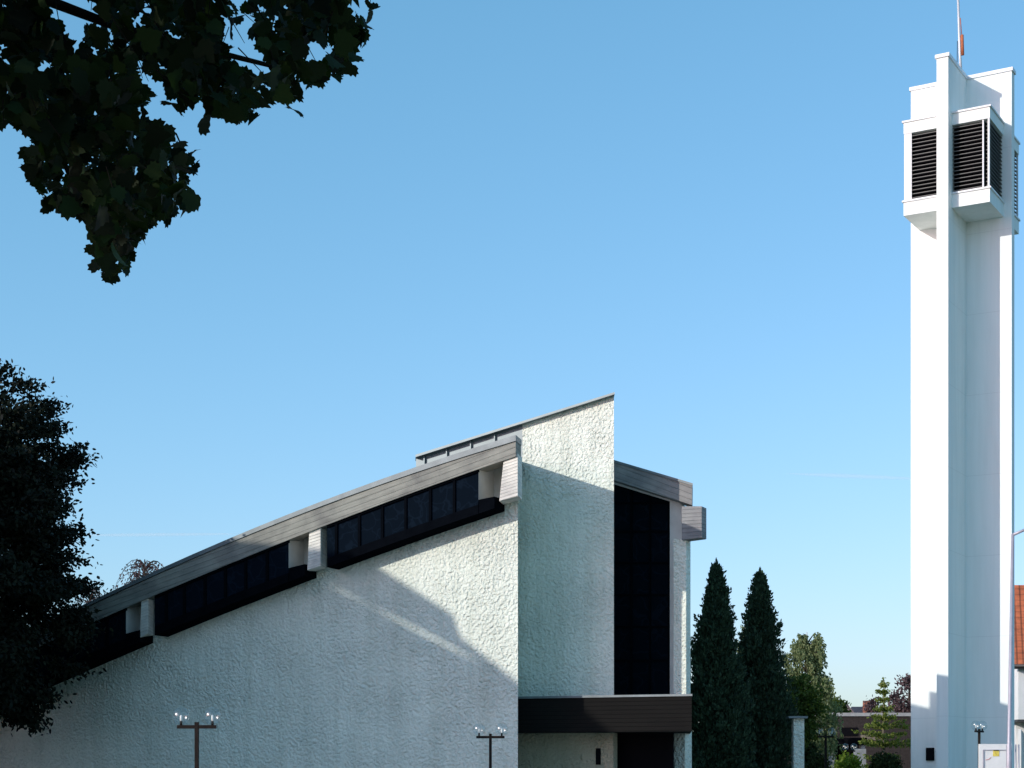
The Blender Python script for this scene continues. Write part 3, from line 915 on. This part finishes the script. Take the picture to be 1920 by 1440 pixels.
f = [PQ(p, q_at(p) - 2.6, L1 - .17, L1) for p in ps] + [PQ(-76, L1 * TE, L1 - .17, L1), PQ(-44.5, L1 * TE, L1 - .17, L1)]
m = MB(); m.prism(f, [p - EL_ * (L1 - L0 - .4) for p in f]); m.build('wall', M_WHITE, hall)
up = [PQ(p, q_at(p) - 2.59, L1 - .17, L1) for p in ps]
f = up + [p + Vector((0, 0, .2)) for p in reversed(up)]
m = MB(); m.prism(f, [p - EL_ * (L1 - L0) for p in f]); m.build('roof', M_TILE, hall)

# ------------------------------------------------------------------ trees
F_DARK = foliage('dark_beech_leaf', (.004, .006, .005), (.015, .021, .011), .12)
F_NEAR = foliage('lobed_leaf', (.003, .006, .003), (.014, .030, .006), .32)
F_THUJA = foliage('thuja_spray', (.015, .032, .022), (.058, .098, .052), .15)
F_BIRCH = foliage('birch_leaf', (.11, .15, .06), (.32, .36, .18), .4)
F_YOUNG = foliage('young_bright_leaf', (.10, .15, .03), (.26, .30, .08), .4)
F_COPPER = foliage('copper_leaf', (.07, .045, .05), (.17, .12, .12), .3)
F_HEDGE = foliage('hedge_leaf', (.015, .028, .012), (.05, .075, .025), .25)
F_BUSH = foliage('bright_bush_leaf', (.09, .15, .02), (.22, .30, .05), .4)
F_MID = foliage('mid_green_leaf', (.03, .06, .015), (.09, .13, .03), .35)

def unit(n):
    v = rng.normal(size=(n, 3)); return v / np.linalg.norm(v, axis=1, keepdims=True)

def broad_tree(name, base, crown_c, crown_r, nclump, nleaf, lsize, mat, label, clump_r=.7, flat=.45, group=None, trunk_r=.3, shell=.55, cat='tree', zmin=.4, jit=1.5):
    t = thing(name, (base[0], base[1], 0), label, cat, group)
    cc = np.array(crown_c); cr = np.array(crown_r)
    u = unit(nclump); rad = (shell + (1 - shell) * rng.random(nclump)) ** .6
    rad *= 1 + .18 * rng.normal(size=nclump).clip(-1.5, jit * .6)
    cen = cc + u * cr * rad[:, None]
    cen = cen[cen[:, 2] > zmin]
    m = MB()
    top = (crown_c[0], crown_c[1], crown_c[2] + crown_r[2] * .7)
    m.tube([(base[0], base[1], 0), (base[0] * .6 + crown_c[0] * .4, base[1] * .6 + crown_c[1] * .4, crown_c[2] * .5), tuple(crown_c), top], [trunk_r, trunk_r * .8, trunk_r * .5, trunk_r * .12], 9)
    m.build('trunk', M_BARK, t)
    m = MB()
    idx = rng.choice(len(cen), min(60, len(cen)), replace=False)
    for i in idx:
        e = cen[i]; s0 = np.array([crown_c[0], crown_c[1], max(crown_c[2] - crown_r[2] * .6, e[2] - crown_r[0] * .6)])
        mid = (s0 + e) / 2 + np.array([0, 0, .25 * crown_r[0] * .3]) + rng.normal(size=3) * .15
        m.tube([tuple(s0), tuple(mid), tuple(e)], [trunk_r * .22, trunk_r * .13, trunk_r * .04], 5, False)
    m.build('branch', M_BARK, t)
    P_ = []; A_ = []
    outw = cen - cc; outw /= np.linalg.norm(outw, axis=1, keepdims=True)
    for c, o in zip(cen, outw):
        k = int(nleaf * (.6 + .8 * rng.random()))
        # flat sprays reaching outwards and drooping at the tip
        d = rng.normal(size=(k, 3)) * clump_r * np.array([1, 1, flat])
        s = rng.random(k)[:, None] * clump_r * 1.3
        q = c + d * .7 + o * s - np.array([0, 0, .25]) * s ** 2
        P_.append(q); A_.append(np.broadcast_to(o * .6, q.shape) + rng.normal(size=q.shape) * .7 + np.array([0, 0, -.25]))
    P_ = np.concatenate(P_); A_ = np.concatenate(A_)
    leaves('crown', P_, lsize * (.7 + .6 * rng.random(len(P_))), mat, t, BLADE, along=A_)
    return t

# big dark tree at the left edge, by the church
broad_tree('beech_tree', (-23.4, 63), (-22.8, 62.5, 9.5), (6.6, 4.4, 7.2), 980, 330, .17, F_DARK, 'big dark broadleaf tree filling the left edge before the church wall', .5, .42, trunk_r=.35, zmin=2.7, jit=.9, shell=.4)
# overhanging tree near the camera
ot = thing('overhanging_tree', (-8.2, 8.2, 0), 'near tree whose dark lobed leaves hang into the top left corner', 'tree')
m = MB()
m.tube([(-8.2, 8.2, 0), (-8.1, 8.3, 2.2), (-7.8, 8.5, 4.5), (-7.6, 8.6, 7.5), (-7.4, 8.6, 10)], [.32, .27, .22, .15, .05], 10)
m.build('trunk', M_BARK, ot)
OUT = [(-150, -160), (735, -160), (706, 8), (688, 52), (686, 92), (640, 152), (592, 158), (548, 214), (505, 206), (475, 243), (400, 238), (335, 205), (300, 178), (272, 200), (280, 240), (330, 258), (398, 300), (386, 332), (352, 352), (362, 392), (330, 428), (288, 405), (268, 462), (228, 528), (206, 524), (168, 482), (160, 400), (72, 404), (62, 372), (48, 312), (56, 252), (0, 232), (-150, 226)]
HOLES = [[(100, 2), (165, 2), (168, 40), (135, 48), (103, 30)], [(128, 66), (150, 75), (150, 112), (130, 100)], [(440, 70), (470, 68), (486, 118), (468, 126), (440, 108)], [(574, 90), (602, 92), (600, 116), (576, 112)],
         [(655, 12), (676, 14), (674, 30), (658, 28)], [(253, 44), (268, 46), (266, 58), (254, 56)], [(74, 122), (99, 126), (97, 140), (76, 138)], [(0, 90), (22, 96), (10, 112), (0, 108)], [(458, 28), (474, 30), (472, 50), (460, 48)], [(296, 112), (310, 114), (308, 124), (297, 122)],
         [(276, 48), (292, 52), (286, 62)], [(126, 232), (133, 232), (131, 242)], [(505, 40), (520, 44), (512, 54)], [(255, 145), (285, 150), (270, 162)], [(395, 2), (412, 4), (404, 14)], [(110, 318), (122, 322), (114, 332)], [(205, 400), (212, 404), (206, 412)]]
def inside(poly, x, y):
    c = np.zeros(len(x), bool); n = len(poly)
    for i in range(n):
        x1, y1 = poly[i]; x2, y2 = poly[(i + 1) % n]
        k = ((y1 > y) != (y2 > y)) & (x < (x2 - x1) * (y - y1) / ((y2 - y1) + 1e-9) + x1)
        c ^= k
    return c
# leaves cluster along hanging twigs that stay within the bough's extent
cent = []; ax = []; siz = []
twm = MB()
main = [(-7.7, 8.6, 6.4), (-5.6, 9.6, 6.9), (-3.9, 10.6, 6.75), (-2.6, 11.3, 6.5), (-1.4, 11.7, 6.35)]
twm.tube(main, [.12, .08, .05, .03, .012], 8)
low = [(-5.6, 9.6, 6.9), (-4.3, 10.5, 6.6), (-3.35, 11.0, 6.2), (-2.95, 11.1, 5.6), (-2.75, 11.2, 5.1)]
twm.tube(low, [.06, .045, .03, .018, .008], 7)
tw2 = [P(100, 40, 10.8), P(122, 88, 10.9), P(150, 146, 11.0)]
twm.tube(tw2, [.035, .028, .02], 6)
for a, b_, y_ in (((275, 236), (330, 250), 11.2), ((330, 250), (352, 300), 11.2)):
    twm.tube([P(a[0], a[1], y_), P(b_[0], b_[1], y_)], [.006, .005], 5)
for k in range(500):
    for _ in range(60):
        px, py = rng.uniform(-140, 720), rng.uniform(-150, 530)
        if inside(OUT, np.array([px]), np.array([py]))[0]: break
    Y = rng.uniform(9.6, 12.8)
    c0 = np.array(P(px, py, Y))
    nl = int(rng.integers(5, 10))
    dirn = np.array([rng.normal() * .4, rng.normal() * .4, -.8])
    dirn /= np.linalg.norm(dirn)
    L = rng.uniform(.15, .45)
    if k % 3 == 0 and inside(OUT, np.array([px]), np.array([py - 40]))[0]: twm.tube([tuple(c0 - dirn * L * .5 + np.array([-.05, 0, .05])), tuple(c0 + dirn * L * .05)], [.004, .002], 4, False)
    for i in range(nl):
        cent.append(c0 + dirn * L * (i / nl - .3) + rng.normal(size=3) * .09)
        ax.append(np.array([rng.normal() * .7, rng.normal() * .7, -.55 + rng.normal() * .45]))
        siz.append(rng.uniform(.085, .15))
cent = np.array(cent); ax = np.array(ax); siz = np.array(siz)
axn = ax / np.linalg.norm(ax, axis=1, keepdims=True)
mid = cent + axn * siz[:, None] * .5
tip = cent + axn * siz[:, None] * .95
def proj(v): return 960 + v[:, 0] / v[:, 1] * F, YH - (v[:, 2] - EYE) / v[:, 1] * F
ok = np.ones(len(cent), bool)
for v in (mid, tip):
    x_, y_ = proj(v); ok &= inside(OUT, x_, y_)
x_, y_ = proj(mid)
for h in HOLES:
    hx = np.mean([q[0] for q in h]); hy = np.mean([q[1] for q in h])
    hp = [(hx + (a - hx) * 1.5 + 6 * np.sign(a - hx), hy + (b_ - hy) * 1.5 + 6 * np.sign(b_ - hy)) for a, b_ in h]
    ok &= ~inside(hp, x_, y_)
cent, axn, siz = cent[ok], axn[ok], siz[ok]
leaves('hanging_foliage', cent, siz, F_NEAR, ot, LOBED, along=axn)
twm.build('bough', simple('dark_bark', (.012, .010, .008), .95, 0, .05, .3, 6), ot, fix=False)
# the rest of its crown, outside the frame to the left and above
u = unit(520); rr = rng.random(520) ** .33
cc = np.array([-8.0, 8.2, 8.6]) + u * np.array([4.6, 4.2, 3.4]) * rr[:, None]
q = (cc[:, None, :] + rng.normal(size=(520, 16, 3)) * .28).reshape(-1, 3)
x_, y_ = proj(np.where(q[:, 1:2] > .5, q, np.array([[-99, 1, 50]])))
q = q[~((x_ > -40) & (y_ > -40) & (q[:, 1] > .5))]
leaves('upper_crown', q, rng.uniform(.12, .2, len(q)), F_NEAR, ot, LOBED)

# conifers
def thuja(px, py_top, half_px, Y, label, n=1500, seed=0):
    x, y, zt = P(px, py_top, Y)
    rb = half_px / F * Y
    t = thing('thuja_tree', (x, y, 0), label, 'conifer', 'columnar conifers beside the church')
    m = MB(); m.tube([(x, y, 0), (x, y, zt * .5), (x, y, zt - .2)], [.16, .1, .015], 8); m.build('trunk', M_BARK, t)
    P_ = []; A_ = []; S_ = []
    def rad(h):      # h 0..1
        return rb * min(1.0, ((1 - h) / .64) ** .92) * (1 if h > .12 else .92)
    for k in range(n):
        h = 1 - rng.random() ** .62 if k % 3 == 0 else rng.random()
        if h > .95: continue
        z = h * zt
        a = rng.uniform(0, 2 * math.pi)
        bump = 1 + .17 * math.sin(a * 3 + z * 1.7 + seed) + .15 * math.sin(a * 5 - z * 3.1 + seed)
        u_ = rng.random()
        r = rad(h) * bump * (rng.uniform(.35, .8) if u_ < .35 else rng.uniform(.8, 1.03) if u_ < .78 else rng.uniform(1.0, 1.42))
        o = np.array([math.cos(a), math.sin(a), 0])
        c = np.array([x, y, z]) + o * r
        kk = 13
        ln = min(rng.uniform(.22, .5) * (.6 + .5 * (1 - h)), .2 + (1 - h) * zt * .5)
        s = rng.random(kk)[:, None]
        d = o * .5 * min(1, (1 - h) * 5) + np.array([0, 0, 1.0]) + rng.normal(size=3) * .22 * min(1, .3 + (1 - h) * 4)
        q = c + d * ln * (s - .5) + rng.normal(size=(kk, 3)) * .055 * min(1, .35 + (1 - h) * 4)
        P_.append(q); A_.append(d + rng.normal(size=(kk, 3)) * .38); S_.append(np.full(kk, .16))
    P_ = np.concatenate(P_); A_ = np.concatenate(A_); S_ = np.concatenate(S_)
    nt_ = 260
    hh = rng.random(nt_) ** .7 * .075
    q = np.array([x, y, 0]) + np.stack([rng.normal(size=nt_) * hh * 1.5, rng.normal(size=nt_) * hh * 1.5, zt * (1 - hh) - .08], 1)
    P_ = np.concatenate([P_, q]); A_ = np.concatenate([A_, rng.normal(size=(nt_, 3)) * .35 + np.array([0, 0, 1])]); S_ = np.concatenate([S_, .08 + hh * 1.0])
    leaves('crown', P_, S_ * rng.uniform(.7, 1.3, len(P_)), F_THUJA, t, [(0, 0), (.22, .3), (.2, .65), (0, 1), (-.2, .65), (-.22, .3)], along=A_)
    # dark inner wood so that no light shows through the middle
    return t
thuja(1343, 1044, 47, 70, 'taller columnar dark conifer, right beside the church', 4600, 0)
thuja(1425, 1060, 48, 73, 'shorter columnar dark conifer, in front of the weeping birch', 4600, 2)

# weeping birch
def birch(px, py_top, Y, halfpx, label, ns=420, mat=F_BIRCH):
    x, y, zt = P(px, py_top, Y)
    rb = halfpx / F * Y
    t = thing('birch_tree', (x, y, 0), label, 'tree')
    m = MB(); m.tube([(x, y, 0), (x + .1, y, zt * .5), (x, y, zt - .2)], [.18, .12, .02], 8); m.build('trunk', simple('birch_bark', (.4, .39, .36), .8, 0, .2, .5, 4), t)
    P_ = []; A_ = []; bm_ = MB()
    nlimb = max(8, ns // 13)
    for b_ in range(nlimb):
        h = .36 + .62 * (b_ + .5) / nlimb + rng.uniform(-.03, .03)
        a = b_ * 2.4 + rng.uniform(-.5, .5)
        r = rb * (min(1, (1.03 - h) / .42) ** .6) * rng.uniform(.35, 1.05)
        tip_ = np.array([x + r * math.cos(a), y + r * math.sin(a), h * zt])
        bm_ = MB(); bm_.tube([(x, y, max(1, tip_[2] - r * .9)), (x + r * .5 * math.cos(a), y + r * .5 * math.sin(a), tip_[2] - r * .15), tuple(tip_)], [.05, .03, .01], 5, False); bm_.build('branch', M_BARK, t, fix=False)
        for k in range(13):
            s0 = tip_ + rng.normal(size=3) * np.array([.22, .22, .14]) * (.55 + .5 * min(1, (1.05 - h) * 2))
            L = rng.uniform(.45, 1.7) * (1.15 - .55 * h)
            nl = int(10 + L * 15)
            s = rng.random(nl)
            P_.append(s0 + np.stack([rng.normal(size=nl) * .05 + .05 * s, rng.normal(size=nl) * .05, -L * s], 1))
            A_.append(np.stack([rng.normal(size=nl) * .5, rng.normal(size=nl) * .5, -np.ones(nl)], 1))
    P_ = np.concatenate(P_); A_ = np.concatenate(A_)
    leaves('crown', P_, rng.uniform(.10, .17, len(P_)), mat, t, BLADE, along=A_)
birch(1513, 1178, 92, 60, 'weeping grey-green birch with hanging twigs behind the second conifer', 900)
birch(1397, 1158, 98, 18, 'pale birch top showing in the gap between the two conifers', 160)

# young tree with tiers of bright leaves
def tier_tree(px, py_top, Y, label):
    x, y, zt = P(px, py_top, Y)
    t = thing('young_tree', (x, y, 0), label, 'tree')
    m = MB(); m.tube([(x + .02, y, 0), (x - .03, y, zt * .5), (x, y, zt)], [.07, .05, .012], 8); m.build('trunk', simple('young_bark', (.2, .17, .13), .85), t)
    P_ = []; A_ = []; bm_ = MB()
    tiers = [(.20, .95, 9), (.30, .9, 9), (.42, 1.25, 10), (.50, 1.2, 9), (.58, 1.05, 8), (.66, .7, 7), (.74, .42, 6), (.82, .3, 5), (.89, .34, 5), (.95, .16, 4)]
    for h, L, nb_ in tiers:
        for k in range(nb_):
            a = 2 * math.pi * k / nb_ + rng.uniform(-.4, .4)
            ll = L * 1.2 * rng.uniform(.7, 1.15)
            s0 = np.array([x, y, h * zt]); e = s0 + np.array([math.cos(a) * ll, math.sin(a) * ll, ll * rng.uniform(.0, .3)])
            bm_ = MB(); bm_.tube([tuple(s0), tuple((s0 + e) / 2 + np.array([0, 0, .03])), tuple(e)], [.018, .012, .005], 5, False); bm_.build('branch', M_BARK, t, fix=False)
            nl = int(16 + ll * 46)
            s = rng.random(nl)[:, None] ** .7
            P_.append(s0 + (e - s0) * s + rng.normal(size=(nl, 3)) * np.array([.07, .07, .05]))
            A_.append((e - s0) / ll * .3 + rng.normal(size=(nl, 3)) * .6)
    nl = 120; s = rng.random(nl)
    P_.append(np.stack([x + rng.normal(size=nl) * .06, y + rng.normal(size=nl) * .06, zt * (.62 + .4 * s)], 1)); A_.append(rng.normal(size=(nl, 3)))
    P_ = np.concatenate(P_); A_ = np.concatenate(A_)
    leaves('crown', P_, rng.uniform(.11, .19, len(P_)), F_YOUNG, t, BLADE, along=A_)
tier_tree(1657, 1275, 98, 'young tree with tiers of bright yellow-green leaves left of the tower')

# distant broadleaf trees
def dist_tree(px, py_c, rx_px, rz_px, Y, mat, label, n=90, nl=60, ls=.3, name='broadleaf_tree'):
    x, y, z = P(px, py_c, Y)
    broad_tree(name, (x, y), (x, y, z), (rx_px / F * Y, rx_px / F * Y, rz_px / F * Y), n, nl, ls, mat, label, .16 * rx_px / F * Y + .25, .6, trunk_r=.2)
dist_tree(1705, 1308, 22, 36, 130, F_COPPER, 'purple-leaved tree half hidden behind the left side of the tower', 55, 38, .22)
dist_tree(1637, 1330, 8, 14, 140, F_COPPER, 'small reddish tree above the far roofs', 26, 40, .2)
dist_tree(1566, 1336, 10, 18, 135, F_MID, 'grey-green bushy tree between birch and far roofs', 50, 50, .25)
dist_tree(1497, 1330, 24, 48, 84, F_MID, 'mid green bushy tree right behind the second conifer', 110, 50, .17)
# trees behind the church roof
def wispy(px, py_top, Y, half, label, ns=26):
    x, y, zt = P(px, py_top, Y)
    t = thing('weeping_tree', (x, y, 0), label, 'tree', 'thin weeping trees behind the church roof')
    m = MB(); m.tube([(x, y, 0), (x, y, zt * .6), (x, y, zt - .3)], [.2, .12, .03], 8); m.build('trunk', M_BARK, t)
    P_ = []; A_ = []; bm_ = MB(); rb = half / F * Y
    for k in range(ns):
        a = rng.uniform(0, 2 * math.pi); ll = rb * rng.uniform(.5, 1.1)
        s0 = np.array([x, y, zt - .5 - rng.random() * 1.2]); o = np.array([math.cos(a), math.sin(a) * .6, 0])
        pts = [s0 + o * ll * f_ + np.array([0, 0, 1.4 * f_ * (1 - f_) * 1.6 - .7 * f_ ** 2.2]) for f_ in np.linspace(0, 1, 7)]
        bm_.tube([tuple(p) for p in pts], [.03, .027, .024, .02, .016, .012, .008], 4, False)
        for p in pts[2:]:
            nl = 4
            P_.append(p + rng.normal(size=(nl, 3)) * np.array([.12, .12, .08]) - np.array([0, 0, .12])); A_.append(rng.normal(size=(nl, 3)) * .5 + np.array([0, 0, -1]))
    bm_.build('branch', M_BARK, t, fix=False)
    P_ = np.concatenate(P_); A_ = np.concatenate(A_)
    leaves('crown', P_, rng.uniform(.10, .17, len(P_)), F_COPPER, t, BLADE, along=A_)
wispy(272, 1046, 96, 58, 'thin weeping tree with sparse twigs showing above the low church roof', 34)
wispy(168, 1098, 98, 44, 'second thin weeping tree, partly behind the big dark tree', 26)

# shrubs and hedge at the bottom right
def shrub(px, py_top, half, Y, mat, label, n=60, nl=60, ls=.1, name='shrub'):
    x, y, z = P(px, py_top, Y); r = half / F * Y
    t = thing(name, (x, y, 0), label, 'shrub')
    m = MB()
    for k in range(7):
        a = rng.uniform(0, 6.28); m.tube([(x + .08 * math.cos(a), y + .08 * math.sin(a), 0), (x + r * .6 * math.cos(a), y + r * .5 * math.sin(a), z * .75)], [.025, .008], 5, False)
    m.build('stem', M_BARK, t, fix=False)
    u = unit(n); c = np.array([x, y, z * .5]) + u * np.array([r, r, z * .5]) * (.55 + .45 * rng.random(n))[:, None]
    q = (c[:, None, :] + rng.normal(size=(n, nl, 3)) * np.array([.16, .16, .14]) * max(.6, r)).reshape(-1, 3)
    q = q[q[:, 2] > .02]
    leaves('foliage', q, rng.uniform(.7, 1.3, len(q)) * ls, mat, t, BLADE, along=rng.normal(size=q.shape) + np.array([0, 0, .8]))
shrub(1590, 1418, 30, 96, F_BUSH, 'bright yellow-green bush in front of the low lamp', 120, 50, .15)
shrub(1533, 1412, 26, 86, F_HEDGE, 'dark rounded shrub between the white pillar and the bright bush', 120, 50, .13)
shrub(1660, 1412, 28, 90, F_HEDGE, 'dark shrub under the young bright tree', 150, 55, .14)
shrub(1510, 1385, 22, 90, F_HEDGE, 'dark tall shrub behind the white pillar', 120, 50, .14)

# ------------------------------------------------------------------ faint contrails high and far behind
cm, n_, l_, b_ = new_mat('thin_ice_cloud')
b_.inputs['Base Color'].default_value = (.9, .9, .9, 1); b_.inputs['Roughness'].default_value = 1
tr_ = n_.new('ShaderNodeBsdfTransparent'); mx_ = n_.new('ShaderNodeMixShader')
lw_ = n_.new('ShaderNodeLayerWeight'); lw_.inputs[0].default_value = .5
rp_ = ramp(n_, l_, lw_.outputs['Facing'], [(0, .09), (.9, 0.0)])
l_.new(rp_.outputs[0], mx_.inputs[0]); l_.new(tr_.outputs[0], mx_.inputs[1]); l_.new(b_.outputs[0], mx_.inputs[2])
l_.new(mx_.outputs[0], n_['Material Output'].inputs['Surface'])
for (xa, ya, xb, yb, rr_, lab) in ((1475, 888, 1730, 898, 3.2, 'faint white contrail low in the sky just left of the tower'),
                                   (120, 1004, 450, 1001, 2.6, 'faint white contrail low in the sky above the left roof slope')):
    m = MB()
    pts = [P(xa + (xb - xa) * t, ya + (yb - ya) * t, 2200) for t in np.linspace(0, 1, 9)]
    m.tube(pts, [rr_ * q for q in (.1, .5, .8, 1, 1, .95, .8, .6, .1)], 14)
    tag(m.build('contrail', cm), lab, 'contrail', 'faint contrails')
